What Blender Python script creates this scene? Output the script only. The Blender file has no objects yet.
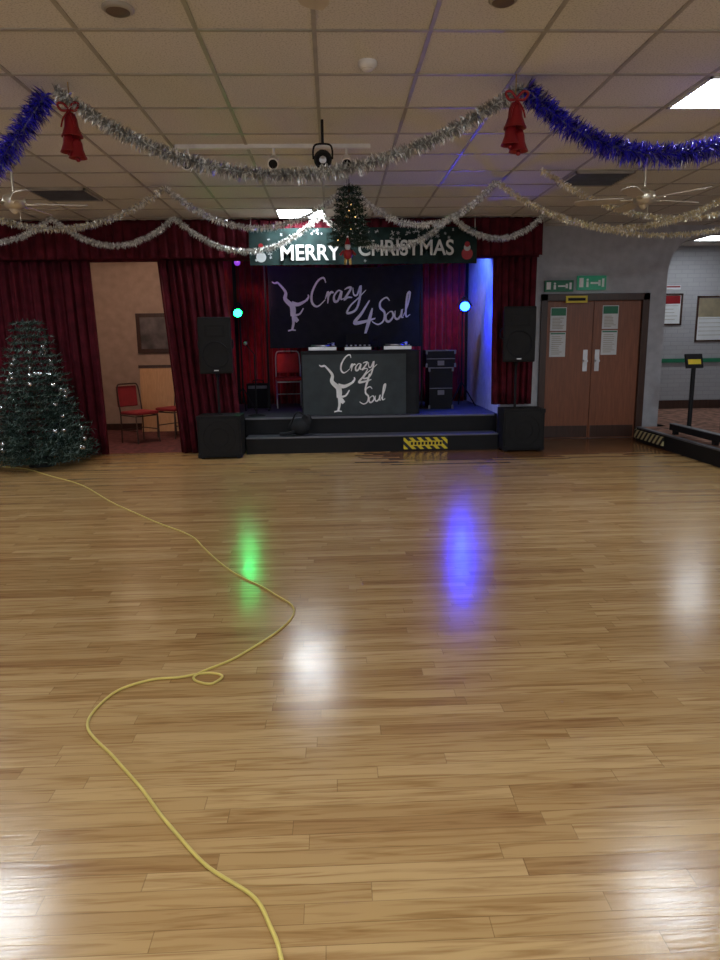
import bpy, math, random
from mathutils import Vector, Matrix
random.seed(7)
R=random.random
def U(a,b): return a+(b-a)*R()
COL=bpy.context.scene.collection
try: bpy.context.scene.view_settings.view_transform='Standard'
except Exception: pass
# ------------------------------------------------------------ materials
def nodes(name):
    m=bpy.data.materials.new(name); m.use_nodes=True
    nt=m.node_tree; b=nt.nodes["Principled BSDF"]
    return m,nt,b
def mat(name,col,rough=.5,metal=0,em=None,es=0,var=.12,scale=8,bump=0,bscale=60,sheen=0,coat=0,spec=.5):
    m,nt,b=nodes(name)
    b.inputs["Roughness"].default_value=rough; b.inputs["Metallic"].default_value=metal; b.inputs["Specular IOR Level"].default_value=spec
    tc=nt.nodes.new("ShaderNodeTexCoord")
    n=nt.nodes.new("ShaderNodeTexNoise"); n.inputs["Scale"].default_value=scale; n.inputs["Detail"].default_value=4
    nt.links.new(tc.outputs["Object"],n.inputs["Vector"])
    r=nt.nodes.new("ShaderNodeValToRGB")
    a=[max(0,c*(1-var)) for c in col]; d=[min(1,c*(1+var)) for c in col]
    r.color_ramp.elements[0].color=(*a,1); r.color_ramp.elements[1].color=(*d,1)
    r.color_ramp.elements[0].position=.3; r.color_ramp.elements[1].position=.7
    nt.links.new(n.outputs["Fac"],r.inputs["Fac"]); nt.links.new(r.outputs["Color"],b.inputs["Base Color"])
    if bump:
        n2=nt.nodes.new("ShaderNodeTexNoise"); n2.inputs["Scale"].default_value=bscale; n2.inputs["Detail"].default_value=3
        nt.links.new(tc.outputs["Object"],n2.inputs["Vector"])
        bp=nt.nodes.new("ShaderNodeBump"); bp.inputs["Strength"].default_value=bump; bp.inputs["Distance"].default_value=.01
        nt.links.new(n2.outputs["Fac"],bp.inputs["Height"]); nt.links.new(bp.outputs["Normal"],b.inputs["Normal"])
    if em: b.inputs["Emission Color"].default_value=(*em,1); b.inputs["Emission Strength"].default_value=es
    if sheen: b.inputs["Sheen Weight"].default_value=sheen
    if coat: b.inputs["Coat Weight"].default_value=coat; b.inputs["Coat Roughness"].default_value=.15
    return m
def M(nt,op,a,b=None,c=None):
    n=nt.nodes.new("ShaderNodeMath"); n.operation=op
    for i,x in enumerate((a,b,c)):
        if x is None: continue
        if isinstance(x,(int,float)): n.inputs[i].default_value=x
        else: nt.links.new(x,n.inputs[i])
    return n.outputs[0]
def floor_mat():
    m,nt,b=nodes("strip_wood_floor")
    tc=nt.nodes.new("ShaderNodeTexCoord"); sp=nt.nodes.new("ShaderNodeSeparateXYZ")
    nt.links.new(tc.outputs["Object"],sp.inputs[0]); x,y=sp.outputs[0],sp.outputs[1]
    W=.068
    yr=M(nt,'DIVIDE',y,W); row=M(nt,'FLOOR',yr); fy=M(nt,'FRACT',yr)
    wn=nt.nodes.new("ShaderNodeTexWhiteNoise"); wn.noise_dimensions='1D'; nt.links.new(row,wn.inputs["W"])
    ln=M(nt,'ADD',M(nt,'MULTIPLY',wn.outputs["Value"],.5),.7)
    xr=M(nt,'ADD',M(nt,'DIVIDE',x,ln),M(nt,'MULTIPLY',wn.outputs["Value"],57.3)); cell=M(nt,'FLOOR',xr); fx=M(nt,'FRACT',xr)
    w2=nt.nodes.new("ShaderNodeTexWhiteNoise"); w2.noise_dimensions='2D'
    cb=nt.nodes.new("ShaderNodeCombineXYZ"); nt.links.new(row,cb.inputs[0]); nt.links.new(cell,cb.inputs[1]); nt.links.new(cb.outputs[0],w2.inputs["Vector"])
    ramp=nt.nodes.new("ShaderNodeValToRGB"); cr=ramp.color_ramp
    cols=[(0,(.35,.195,.076)),(.15,(.42,.25,.100)),(.65,(.48,.30,.125)),(1,(.55,.36,.162))]
    cr.elements[0].position=0; cr.elements[0].color=(*cols[0][1],1); cr.elements[1].position=1; cr.elements[1].color=(*cols[3][1],1)
    for p,c in cols[1:3]:
        e=cr.elements.new(p); e.color=(*c,1)
    nt.links.new(w2.outputs["Value"],ramp.inputs["Fac"])
    # grain
    cg=nt.nodes.new("ShaderNodeCombineXYZ")
    nt.links.new(M(nt,'ADD',M(nt,'MULTIPLY',x,2.6),M(nt,'MULTIPLY',w2.outputs["Value"],31)),cg.inputs[0]); nt.links.new(M(nt,'MULTIPLY',y,42),cg.inputs[1])
    g=nt.nodes.new("ShaderNodeTexNoise"); g.inputs["Scale"].default_value=1.0; g.inputs["Detail"].default_value=7; g.inputs["Distortion"].default_value=1.1
    nt.links.new(cg.outputs[0],g.inputs["Vector"])
    gr=nt.nodes.new("ShaderNodeValToRGB"); gr.color_ramp.elements[0].position=.30; gr.color_ramp.elements[0].color=(.64,.55,.46,1); gr.color_ramp.elements[1].position=.54; gr.color_ramp.elements[1].color=(1,1,1,1)
    nt.links.new(g.outputs["Fac"],gr.inputs["Fac"])
    mx=nt.nodes.new("ShaderNodeMix"); mx.data_type='RGBA'; mx.blend_type='MULTIPLY'; mx.inputs[0].default_value=1
    nt.links.new(ramp.outputs[0],mx.inputs[6]); nt.links.new(gr.outputs[0],mx.inputs[7])
    # joints
    j1=M(nt,'LESS_THAN',fy,.035); j2=M(nt,'LESS_THAN',fx,.003); j=M(nt,'MAXIMUM',j1,j2)
    mj=nt.nodes.new("ShaderNodeMix"); mj.data_type='RGBA'; nt.links.new(M(nt,'MULTIPLY',j,.42),mj.inputs[0]); nt.links.new(mx.outputs[2],mj.inputs[6]); mj.inputs[7].default_value=(.10,.055,.025,1)
    # darker old boards by the stage
    th=M(nt,'ADD',M(nt,'MULTIPLY',w2.outputs["Value"],.7),8.35)
    d1=M(nt,'MULTIPLY',M(nt,'GREATER_THAN',y,th),M(nt,'GREATER_THAN',M(nt,'ADD',x,M(nt,'MULTIPLY',wn.outputs["Value"],.8)),.9))
    md=nt.nodes.new("ShaderNodeMix"); md.data_type='RGBA'; md.blend_type='MULTIPLY'; nt.links.new(M(nt,'MULTIPLY',d1,.9),md.inputs[0]); nt.links.new(mj.outputs[2],md.inputs[6]); md.inputs[7].default_value=(.36,.22,.18,1)
    nt.links.new(md.outputs[2],b.inputs["Base Color"])
    n3=nt.nodes.new("ShaderNodeTexNoise"); n3.inputs["Scale"].default_value=2.5; n3.inputs["Detail"].default_value=5; nt.links.new(tc.outputs["Object"],n3.inputs["Vector"])
    nt.links.new(M(nt,'ADD',M(nt,'MULTIPLY',n3.outputs["Fac"],.14),.125),b.inputs["Roughness"])
    hgt=M(nt,'ADD',M(nt,'MULTIPLY',w2.outputs["Value"],.35),M(nt,'MULTIPLY',j,-.6))
    hg=M(nt,'ADD',hgt,M(nt,'MULTIPLY',g.outputs["Fac"],.6))
    bp=nt.nodes.new("ShaderNodeBump"); bp.inputs["Strength"].default_value=.28; bp.inputs["Distance"].default_value=.003
    nt.links.new(hg,bp.inputs["Height"]); nt.links.new(bp.outputs["Normal"],b.inputs["Normal"])
    b.inputs["Specular IOR Level"].default_value=.6
    return m
def stripe_mat(name,c1,c2,freq,axis=(1,0,1),rough=.5):
    m,nt,b=nodes(name); tc=nt.nodes.new("ShaderNodeTexCoord"); d=nt.nodes.new("ShaderNodeVectorMath"); d.operation='DOT_PRODUCT'
    nt.links.new(tc.outputs["Object"],d.inputs[0]); d.inputs[1].default_value=axis
    s=M(nt,'GREATER_THAN',M(nt,'FRACT',M(nt,'MULTIPLY',d.outputs["Value"],freq)),.5)
    mx=nt.nodes.new("ShaderNodeMix"); mx.data_type='RGBA'; nt.links.new(s,mx.inputs[0]); mx.inputs[6].default_value=(*c1,1); mx.inputs[7].default_value=(*c2,1)
    nt.links.new(mx.outputs[2],b.inputs["Base Color"]); b.inputs["Roughness"].default_value=rough
    return m
def brick_mat():
    m,nt,b=nodes("painted_white_brick"); tc=nt.nodes.new("ShaderNodeTexCoord"); sp=nt.nodes.new("ShaderNodeSeparateXYZ"); cb=nt.nodes.new("ShaderNodeCombineXYZ")
    nt.links.new(tc.outputs["Object"],sp.inputs[0]); nt.links.new(sp.outputs[0],cb.inputs[0]); nt.links.new(sp.outputs[2],cb.inputs[1])
    br=nt.nodes.new("ShaderNodeTexBrick"); nt.links.new(cb.outputs[0],br.inputs["Vector"])
    br.inputs["Scale"].default_value=1; br.inputs["Brick Width"].default_value=.225; br.inputs["Row Height"].default_value=.075; br.inputs["Mortar Size"].default_value=.006
    br.inputs["Color1"].default_value=(.37,.37,.39,1); br.inputs["Color2"].default_value=(.34,.34,.365,1); br.inputs["Mortar"].default_value=(.30,.30,.32,1)
    nt.links.new(br.outputs["Color"],b.inputs["Base Color"]); bp=nt.nodes.new("ShaderNodeBump"); bp.inputs["Strength"].default_value=.4; bp.inputs["Distance"].default_value=.005; bp.invert=True
    nt.links.new(br.outputs["Fac"],bp.inputs["Height"]); nt.links.new(bp.outputs["Normal"],b.inputs["Normal"]); b.inputs["Roughness"].default_value=.6
    return m
def wood_mat(name,c1,c2,sc=3,rough=.4):
    m,nt,b=nodes(name); tc=nt.nodes.new("ShaderNodeTexCoord"); mp=nt.nodes.new("ShaderNodeMapping"); mp.inputs["Scale"].default_value=(14,14,1)
    nt.links.new(tc.outputs["Object"],mp.inputs[0]); n=nt.nodes.new("ShaderNodeTexNoise"); n.inputs["Scale"].default_value=sc; n.inputs["Detail"].default_value=5; n.inputs["Distortion"].default_value=.8
    nt.links.new(mp.outputs[0],n.inputs["Vector"]); r=nt.nodes.new("ShaderNodeValToRGB"); r.color_ramp.elements[0].color=(*c1,1); r.color_ramp.elements[1].color=(*c2,1); r.color_ramp.elements[0].position=.3; r.color_ramp.elements[1].position=.7
    nt.links.new(n.outputs["Fac"],r.inputs[0]); nt.links.new(r.outputs[0],b.inputs["Base Color"]); b.inputs["Roughness"].default_value=rough
    return m
def ceil_mat():
    m,nt,b=nodes("ceiling_tile"); tc=nt.nodes.new("ShaderNodeTexCoord")
    sp=nt.nodes.new("ShaderNodeSeparateXYZ"); nt.links.new(tc.outputs["Object"],sp.inputs[0])
    ix=M(nt,'FLOOR',M(nt,'DIVIDE',M(nt,'ADD',sp.outputs[0],.06),.61)); iy=M(nt,'FLOOR',M(nt,'DIVIDE',M(nt,'SUBTRACT',sp.outputs[1],4.62),.61))
    cb=nt.nodes.new("ShaderNodeCombineXYZ"); nt.links.new(ix,cb.inputs[0]); nt.links.new(iy,cb.inputs[1]); w=nt.nodes.new("ShaderNodeTexWhiteNoise"); w.noise_dimensions='2D'; nt.links.new(cb.outputs[0],w.inputs["Vector"])
    v=nt.nodes.new("ShaderNodeTexNoise"); v.inputs["Scale"].default_value=100; v.inputs["Detail"].default_value=3; nt.links.new(tc.outputs["Object"],v.inputs["Vector"])
    r=nt.nodes.new("ShaderNodeValToRGB"); r.color_ramp.elements[0].position=.33; r.color_ramp.elements[0].color=(.50,.485,.44,1); r.color_ramp.elements[1].position=.5; r.color_ramp.elements[1].color=(.72,.70,.65,1)
    nt.links.new(v.outputs["Fac"],r.inputs[0])
    mx=nt.nodes.new("ShaderNodeMix"); mx.data_type='RGBA'; mx.blend_type='MULTIPLY'; mx.inputs[0].default_value=1; nt.links.new(r.outputs[0],mx.inputs[6])
    k=M(nt,'ADD',M(nt,'MULTIPLY',w.outputs["Value"],.14),.86); c3=nt.nodes.new("ShaderNodeCombineColor"); [nt.links.new(k,c3.inputs[i]) for i in range(3)]
    nt.links.new(c3.outputs[0],mx.inputs[7]); nt.links.new(mx.outputs[2],b.inputs["Base Color"]); b.inputs["Roughness"].default_value=.9
    bp=nt.nodes.new("ShaderNodeBump"); bp.inputs["Strength"].default_value=.15; bp.inputs["Distance"].default_value=.003; nt.links.new(v.outputs["Fac"],bp.inputs["Height"]); nt.links.new(bp.outputs["Normal"],b.inputs["Normal"])
    return m
black=mat("black_paint",(.008,.008,.010),.6,spec=.25)
blackcloth=mat("black_cloth",(.024,.025,.029),.95,spec=.15)
tolex=mat("speaker_black",(.010,.010,.011),.7,bump=.3,bscale=200,spec=.25)
grille=mat("speaker_grille",(.014,.014,.015),.6,.2,bump=.6,bscale=300,spec=.3)
chrome=mat("chrome",(.75,.75,.78),.2,1)
steel=mat("brushed_steel",(.55,.55,.57),.35,1)
alu=mat("worn_aluminium_edge",(.16,.16,.18),.5,.6)
white=mat("white_paint",(.75,.75,.74),.5)
whiteink=mat("white_print",(.85,.85,.86),.7)
wallw=mat("grey_white_wall",(.37,.375,.41),.7,bump=.1)
beige=mat("beige_wall",(.38,.27,.21),.8)
stagew=mat("stage_white_wall",(.62,.64,.72),.6)
maroon=mat("maroon_velvet",(.075,.0065,.013),.85,var=.35,spec=.15)
red=mat("red_velvet",(.24,.010,.020),.8,sheen=.1,var=.25,spec=.2)
redfab=mat("red_upholstery",(.26,.015,.02),.8)
carpet=mat("stage_carpet",(.045,.045,.06),.95,bump=.5,bscale=250)
carpetred=mat("red_carpet",(.13,.035,.035),.95,var=.5,scale=12)
carpetpat=mat("patterned_carpet",(.26,.13,.09),.95,var=.7,scale=9)
gold=mat("gold",(.65,.45,.15),.3,1)
paper=mat("paper",(.62,.64,.66),.6,var=.03)
green=mat("sign_green",(.01,.16,.08),.5)
yellow=mat("sign_yellow",(.70,.55,.03),.5)
yelcable=mat("yellow_cable",(.66,.52,.13),.45)
wooddoor=wood_mat("door_veneer",(.17,.055,.025),(.25,.085,.04))
woodpale=wood_mat("pale_plywood",(.50,.27,.12),(.60,.34,.17))
darkwood=wood_mat("dark_wood",(.03,.012,.008),(.06,.025,.015))
tbar=mat("ceiling_t_bar",(.36,.335,.29),.5)
silver=mat("tinsel_silver",(.88,.87,.84),.28,.8,em=(.8,.8,.78),es=.03)
silver2=mat("tinsel_silver_dim",(.45,.44,.41),.3,.85)
goldt=mat("tinsel_gold",(.78,.70,.48),.3,.85)
bluet=mat("tinsel_blue",(.06,.05,.45),.3,.7,em=(.06,.04,.9),es=.05)
bluet2=mat("tinsel_violet",(.12,.08,.38),.3,.7)
bluet3=mat("tinsel_navy",(.02,.02,.12),.3,.6)
redfoil=mat("red_foil",(.26,.010,.015),.4,.3)
leaf=mat("fir_needle",(.012,.036,.026),.8,var=.4)
leaff=mat("fir_needle_frosted",(.15,.22,.20),.8,var=.3)
bark=mat("fir_trunk",(.06,.035,.02),.9)
bauble=mat("silver_bauble",(.75,.77,.82),.15,.9)
bannerg=mat("banner_dark_green",(.010,.024,.023),.8,var=.5,scale=6,spec=.2)
haz=stripe_mat("hazard_stripes",(.75,.60,.02),(.01,.01,.01),9)
ventm=stripe_mat("vent_louvre",(.03,.03,.03),(.14,.13,.12),22,(0,1,0))
# ------------------------------------------------------------ mesh builder
class B:
    def __init__(s,name): s.n=name; s.v=[]; s.f=[]; s.mi=[]; s.sm=[]; s.mats=[]
    def k(s,m):
        if m not in s.mats: s.mats.append(m)
        return s.mats.index(m)
    def add(s,vs,fs,m,smooth=False):
        o=len(s.v); s.v+= [tuple(v) for v in vs]; i=s.k(m)
        for f in fs: s.f.append([a+o for a in f]); s.mi.append(i); s.sm.append(smooth)
    def box(s,x0,x1,y0,y1,z0,z1,m,T=None):
        vs=[Vector((x,y,z)) for x in (x0,x1) for y in (y0,y1) for z in (z0,z1)]
        if T: vs=[T@v for v in vs]
        s.add(vs,[(0,1,3,2),(4,6,7,5),(0,4,5,1),(2,3,7,6),(0,2,6,4),(1,5,7,3)],m)
    def cyl(s,p0,p1,r0,m,r1=None,n=16,caps=True):
        p0=Vector(p0);p1=Vector(p1); r1=r0 if r1 is None else r1
        d=(p1-p0).normalized(); a=d.orthogonal().normalized(); b=d.cross(a)
        vs=[];
        for p,r in((p0,r0),(p1,r1)):
            for i in range(n):
                t=2*math.pi*i/n; vs.append(p+r*(math.cos(t)*a+math.sin(t)*b))
        s.add(vs,[(i,(i+1)%n,n+(i+1)%n,n+i) for i in range(n)],m,True)
        if caps: s.add(vs[:n],[tuple(range(n-1,-1,-1))],m); s.add(vs[n:],[tuple(range(n))],m)
    def lathe(s,c,prof,m,n=20,axis=(0,0,1)):
        c=Vector(c); q=Vector((0,0,1)).rotation_difference(Vector(axis)); vs=[]
        for r,z in prof:
            for i in range(n):
                t=2*math.pi*i/n; vs.append(c+q@Vector((r*math.cos(t),r*math.sin(t),z)))
        fs=[(k*n+i,k*n+(i+1)%n,(k+1)*n+(i+1)%n,(k+1)*n+i) for k in range(len(prof)-1) for i in range(n)]
        s.add(vs,fs,m,True)
    def sph(s,c,r,m,n=12,sc=(1,1,1)):
        prof=[(r*math.sin(math.pi*i/n)+1e-5,-r*math.cos(math.pi*i/n)) for i in range(n+1)]
        c=Vector(c); vs=[]; N=n*2
        for a,z in prof:
            for i in range(N):
                t=2*math.pi*i/N; vs.append(c+Vector((a*math.cos(t)*sc[0],a*math.sin(t)*sc[1],z*sc[2])))
        s.add(vs,[(k*N+i,k*N+(i+1)%N,(k+1)*N+(i+1)%N,(k+1)*N+i) for k in range(n) for i in range(N)],m,True)
    def tube(s,pts,r,m,n=8,smooth=4):
        P=crom(pts,smooth) if smooth>1 else [Vector(p) for p in pts]
        vs=[]; prev=None
        for i,p in enumerate(P):
            d=(P[min(i+1,len(P)-1)]-P[max(i-1,0)]).normalized()
            a=d.orthogonal().normalized() if prev is None else (prev-d*prev.dot(d)).normalized()
            prev=a; b=d.cross(a)
            for k in range(n):
                t=2*math.pi*k/n; vs.append(p+r*(math.cos(t)*a+math.sin(t)*b))
        s.add(vs,[(i*n+k,i*n+(k+1)%n,(i+1)*n+(k+1)%n,(i+1)*n+k) for i in range(len(P)-1) for k in range(n)],m,True)
    def grid(s,fn,nu,nv,m,smooth=True):
        vs=[fn(i/nu,j/nv) for j in range(nv+1) for i in range(nu+1)]
        s.add(vs,[(j*(nu+1)+i,j*(nu+1)+i+1,(j+1)*(nu+1)+i+1,(j+1)*(nu+1)+i) for j in range(nv) for i in range(nu)],m,smooth)
    def done(s,bevel=0,parent=None):
        me=bpy.data.meshes.new(s.n); me.from_pydata(s.v,[],s.f)
        for m in s.mats: me.materials.append(m)
        me.polygons.foreach_set("material_index",s.mi); me.polygons.foreach_set("use_smooth",s.sm); me.update()
        o=bpy.data.objects.new(s.n,me); COL.objects.link(o)
        if bevel:
            md=o.modifiers.new("bev",'BEVEL'); md.width=bevel; md.segments=2; md.limit_method='ANGLE'
        if parent: o.parent=parent
        return o
def crom(pts,k):
    P=[Vector(p) for p in pts]; out=[]
    for i in range(len(P)-1):
        a=P[max(i-1,0)];b=P[i];c=P[i+1];d=P[min(i+2,len(P)-1)]
        for j in range(k):
            t=j/k; out.append(.5*((2*b)+(c-a)*t+(2*a-5*b+4*c-d)*t*t+(3*b-a-3*c+d)*t**3))
    out.append(P[-1]); return out
def empty(name): 
    o=bpy.data.objects.new(name,None); COL.objects.link(o); return o
def simple(name,x0,x1,y0,y1,z0,z1,m,bevel=0):
    b=B(name); b.box(x0,x1,y0,y1,z0,z1,m); return b.done(bevel)
def light(name,kind,loc,col,e,size=.1,target=None,spot=None,parent=None):
    l=bpy.data.lights.new(name,kind); l.color=col; l.energy=e
    if kind=='AREA': l.size=size
    else: l.shadow_soft_size=size
    if spot: l.spot_size=math.radians(spot); l.spot_blend=.5
    o=bpy.data.objects.new(name,l); o.location=loc; COL.objects.link(o)
    if target: o.rotation_euler=(Vector(target)-Vector(loc)).to_track_quat('-Z','Y').to_euler()
    if parent: o.parent=parent
    return o
# ------------------------------------------------------------ room shell
H=3.1
simple("floor",-6,9,-3,12.8,-.1,0,floor_mat())
simple("carpet_side_room",-5.99,-1.86,9.8,12.59,0,.008,carpetred)
simple("ceiling",-6,9,-3,12.8,H,H+.1,ceil_mat())
b=B("trim_ceiling_grid")
k=-9
while -.06+.61*k<8.9:
    x=-.06+.61*k; k+=1
    if x>-5.9: b.box(x-.012,x+.012,-3,12.4,H-.006,H+.002,tbar)
k=-12
while 4.62+.61*k<12.3:
    y=4.62+.61*k; k+=1
    if y>-2.9: b.box(-5.9,8.9,y-.012,y+.012,H-.007,H+.001,tbar)
b.done()
simple("wall_left",-6.1,-6,-3,12.7,0,H,beige)
simple("wall_right",9,9.1,-3,12.8,0,H,wallw)
b=B("wall_proscenium")
b.box(-6,2.85,9.78,9.88,2.6,H,maroon); b.box(-6,-3.25,9.78,9.88,0,2.6,beige); b.box(-2.15,-1.75,9.78,9.88,0,2.6,maroon); b.box(2.36,2.85,9.78,9.88,0,2.6,wallw)
b.done()
simple("wall_corner",2.75,2.85,9.88,10.4,0,H,wallw)
b=B("wall_doors")
b.box(2.75,3.12,10.4,10.55,0,H,wallw); b.box(4.66,4.95,10.4,10.55,0,H,wallw); b.box(3.12,4.66,10.4,10.55,2.12,H,wallw)
b.done()
simple("wall_back",-6,-1.85,12.6,12.7,0,H,beige)
simple("wall_partition",-1.85,-1.75,9.88,12.6,0,H,beige)
simple("wall_wing",2.36,2.46,9.88,12.3,0,H,stagew)
simple("wall_scenery",-1.75,2.36,12.25,12.35,0,H,black)
simple("wall_lounge",2.46,9,12.7,12.8,0,H,brick_mat())
simple("trim_dado_green",4.9,9,12.66,12.70,1.05,1.12,green)
simple("baseboard_lounge",4.9,9,12.66,12.70,.2,.36,darkwood)
simple("baseboard_back",-6,-1.86,12.56,12.6,0,.12,darkwood)
b=B("trim_beam"); ZB=2.97; b.box(4.95,9,10.4,10.6,ZB,H,wallw)
pr=[(4.95,ZB),(5.45,ZB)]+[(5.45-.5*math.sin(t*math.pi/2/8),ZB-.55+.55*math.cos(t*math.pi/2/8)) for t in range(1,9)]
n=len(pr); b.add([(x,10.4,z) for x,z in pr]+[(x,10.6,z) for x,z in pr],[tuple(range(n)),tuple(range(2*n-1,n-1,-1))]+[(i,(i+1)%n,n+(i+1)%n,n+i) for i in range(n)],wallw)
b.done()
# ceiling panels
panelm=mat("fluorescent_diffuser",(.9,.9,.9),.4,em=(.88,.95,1),es=38,var=.01)
panelw=mat("fluorescent_diffuser_dim",(.9,.9,.9),.4,em=(.88,.95,1),es=20,var=.01)
def panel(ix,iy,m=panelm):
    x=-.06+.61*ix; y=4.62+.61*iy
    b=B("ceiling_light_panel"); b.box(x+.03,x+.58,y+.03,y+.58,H-.012,H-.008,m)
    for a in ((x+.012,x+.03,y+.012,y+.598),(x+.58,x+.598,y+.012,y+.598),(x+.012,x+.598,y+.012,y+.03),(x+.012,x+.598,y+.58,y+.598)): b.box(*a,H-.02,H,white)
    b.done()
for i,j in ((4,0),(-5,0),(-1,7),(4,-7),(-5,-7),(-1,-7),(4,-12),(-5,-12),(8,3),(-8,4)): panel(i,j)  # the rear panels, behind the camera, are added for general lighting
panel(10,11,panelw)
def vent(ix,iy):
    x=-.06+.61*ix; y=4.62+.61*iy
    b=B("ceiling_vent"); b.box(x+.03,x+.58,y+.03,y+.58,H-.01,H-.006,ventm)
    for q in range(9): b.box(x+.03,x+.58,y+.06+.06*q,y+.075+.06*q,H-.025,H-.01,alu)
    for a in ((x+.012,x+.03,y+.012,y+.598),(x+.58,x+.598,y+.012,y+.598),(x+.012,x+.598,y+.012,y+.03),(x+.012,x+.598,y+.58,y+.598)): b.box(*a,H-.03,H,tbar)
    b.done()
vent(-5,5); vent(4,4)
def disc(name,x,y,r,m,m2):
    b=B(name); b.lathe((x,y,H),[(r,0),(r,-.012),(r*.8,-.022),(r*.78,-.02),(0.001,-.016)],m); b.lathe((x,y,H-.021),[(r*.76,0),(r*.5,-.01),(.001,-.012)],m2); b.done()
brown=mat("downlight_brown",(.12,.08,.06),.5)
disc("recessed_downlight",-1.0,3.77,.075,tbar,brown); disc("recessed_downlight",.85,3.66,.07,tbar,brown)
b=B("smoke_detector"); b.lathe((.24,4.43,H),[(.055,0),(.055,-.02),(.045,-.03),(.03,-.045),(.001,-.048)],white); b.lathe((.24,4.43,H-.03),[(.035,0),(.035,-.012)],tbar); b.done()
# ------------------------------------------------------------ stage
b=B("stage_platform"); b.box(-1.74,2.35,9.89,12.24,0,.46,black)
b.box(-1.25,2.3,9.86,9.89,0,.44,black); b.box(-1.25,2.3,9.845,9.90,.44,.462,alu); b.box(-1.74,2.35,9.9,12.24,.46,.464,carpet)
b.done()
b=B("stage_step"); b.box(-1.21,2.28,9.5,9.855,0,.22,black); b.box(-1.21,2.28,9.5,9.85,.22,.225,carpet); b.box(-1.21,2.28,9.49,9.515,.212,.230,alu); b.done()
b=B("hazard_warning_sign"); b.box(.96,1.57,9.492,9.499,.03,.19,haz); b.box(1.03,1.50,9.488,9.492,.075,.145,yellow); 
for q in range(9): b.box(1.06+.05*q,1.09+.05*q,9.486,9.488,.09,.13,black)
b.done()
# curtains
def curtain(name,xt0,xt1,xb0,xb1,Y,z0,z1,m,folds,amp):
    b=B(name); ph=[U(-.5,.5) for _ in range(80)]
    def fn(u,v):
        z=z0+(z1-z0)*v
        xa=xb0+(xt0-xb0)*v; xb=xb1+(xt1-xb1)*v
        x=xa+(xb-xa)*u
        w=u*folds*2*math.pi; y=math.sin(w+ph[int(u*folds)%60]*.3+.5*math.sin(w*.37+1)+.25*math.sin(v*3+w*.2))
        y+=.35*math.sin(2.3*w+v*2)
        return (x+.012*math.cos(w),Y+amp*y*(.75+.25*(1-v)),z)
    b.grid(fn,int(folds*14),10,m)
    o=b.done(); md=o.modifiers.new("thick",'SOLIDIFY'); md.thickness=.006
    return o
curtain("maroon_curtain",-5.95,-3.2,-5.95,-3.15,9.70,.01,2.60,maroon,20,.04)
curtain("maroon_curtain",-2.32,-1.45,-2.15,-1.28,9.71,.01,2.60,maroon,8,.045)
curtain("maroon_curtain",2.20,2.80,2.22,2.78,9.72,.61,2.60,maroon,6,.035)
curtain("curtain_pelmet",-5.95,2.83,-5.95,2.83,9.60,2.61,3.09,maroon,60,.022)
curtain("red_stage_curtain",-1.6,2.28,-1.6,2.28,12.10,.47,3.05,red,30,.055)
def curtain_y(name,X,y0,y1,z0,z1,m,folds,amp):
    b=B(name)
    def fn(u,v):
        w=u*folds*2*math.pi; return (X+amp*(math.sin(w)+.3*math.sin(2.3*w+v)),y0+(y1-y0)*u,z0+(z1-z0)*v)
    b.grid(fn,int(folds*14),6,m); b.done()
curtain_y("red_stage_curtain",-1.66,10.0,12.0,.47,3.05,red,13,.035)
# ------------------------------------------------------------ printed cloths
GL={'C':(1.5,[[(1.55,2.0),(1.3,2.5),(.7,2.3),(.15,1.4),(.15,.5),(.7,0),(1.5,.45)]]),
'r':(.8,[[(0,.5),(.25,1.1),(.3,.75),(.25,.05)],[(.3,.6),(.55,1.0),(.85,.9)]]),
'a':(1.05,[[(.85,.85),(.5,1.0),(.1,.6),(.15,.1),(.5,.1),(.85,.85),(.8,.15),(1.1,.15)]]),
'z':(.9,[[(.1,.95),(.45,1.05),(.75,.9),(.1,.05),(.45,.15),(.9,.05)]]),
'y':(1.3,[[(.05,.95),(.15,.3),(.5,.2),(.85,.95),(.75,-.3),(.35,-1.2),(-.5,-1.3),(-.2,-.7),(.6,-.15),(1.4,.45)]]),
'4':(1.5,[[(.95,2.4),(.45,1.5),(.0,.85),(.8,.85),(1.6,1.0)],[(1.25,1.8),(1.1,.8),(.9,-.3)]]),
'S':(1.2,[[(1.6,2.1),(1.2,2.5),(.6,2.2),(.6,1.6),(1.1,1.0),(1.0,.2),(.4,-.05),(-.3,.4)]]),
'o':(.95,[[(.5,1),(.1,.7),(.1,.2),(.45,0),(.85,.4),(.75,.9),(.45,1.0)]]),
'u':(1.0,[[(.1,.95),(.1,.3),(.4,.05),(.75,.4),(.85,.95),(.82,.2),(1.05,.1)]]),
'l':(.6,[[(.0,.2),(.45,1.3),(.6,2.4),(.35,2.3),(.25,.8),(.35,.1),(.75,.25)]])}
def ribbon(b,pts,w0,w1,place,m,k=6,mid=None):
    P=crom([(x,y,0) for x,y in pts],k); n=len(P); vs=[]
    for i,p in enumerate(P):
        d=(P[min(i+1,n-1)]-P[max(i-1,0)]).normalized(); a=Vector((-d.y,d.x,0)); t=i/(n-1)
        w=(w0+(w1-w0)*t)*.5
        if mid: w=w+(mid*.5-w)*math.sin(math.pi*t)
        vs+= [place(p.x+a.x*w,p.y+a.y*w),place(p.x-a.x*w,p.y-a.y*w)]
    b.add(vs,[(2*i,2*i+1,2*i+3,2*i+2) for i in range(n-1)],m)
def write(b,word,x0,y0,s,rot,wt,pl,m,slant=.25):
    cx=0;c,sn=math.cos(rot),math.sin(rot)
    for ch in word:
        adv,st=GL[ch]
        def place(x,y,cx=cx):
            X=(x+cx+slant*y)*s; Y=y*s; return pl(x0+X*c-Y*sn,y0+X*sn+Y*c)
        for q in st: ribbon(b,q,wt*.4,wt*.4,place,m,mid=wt*1.1)
        cx+=adv
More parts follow.
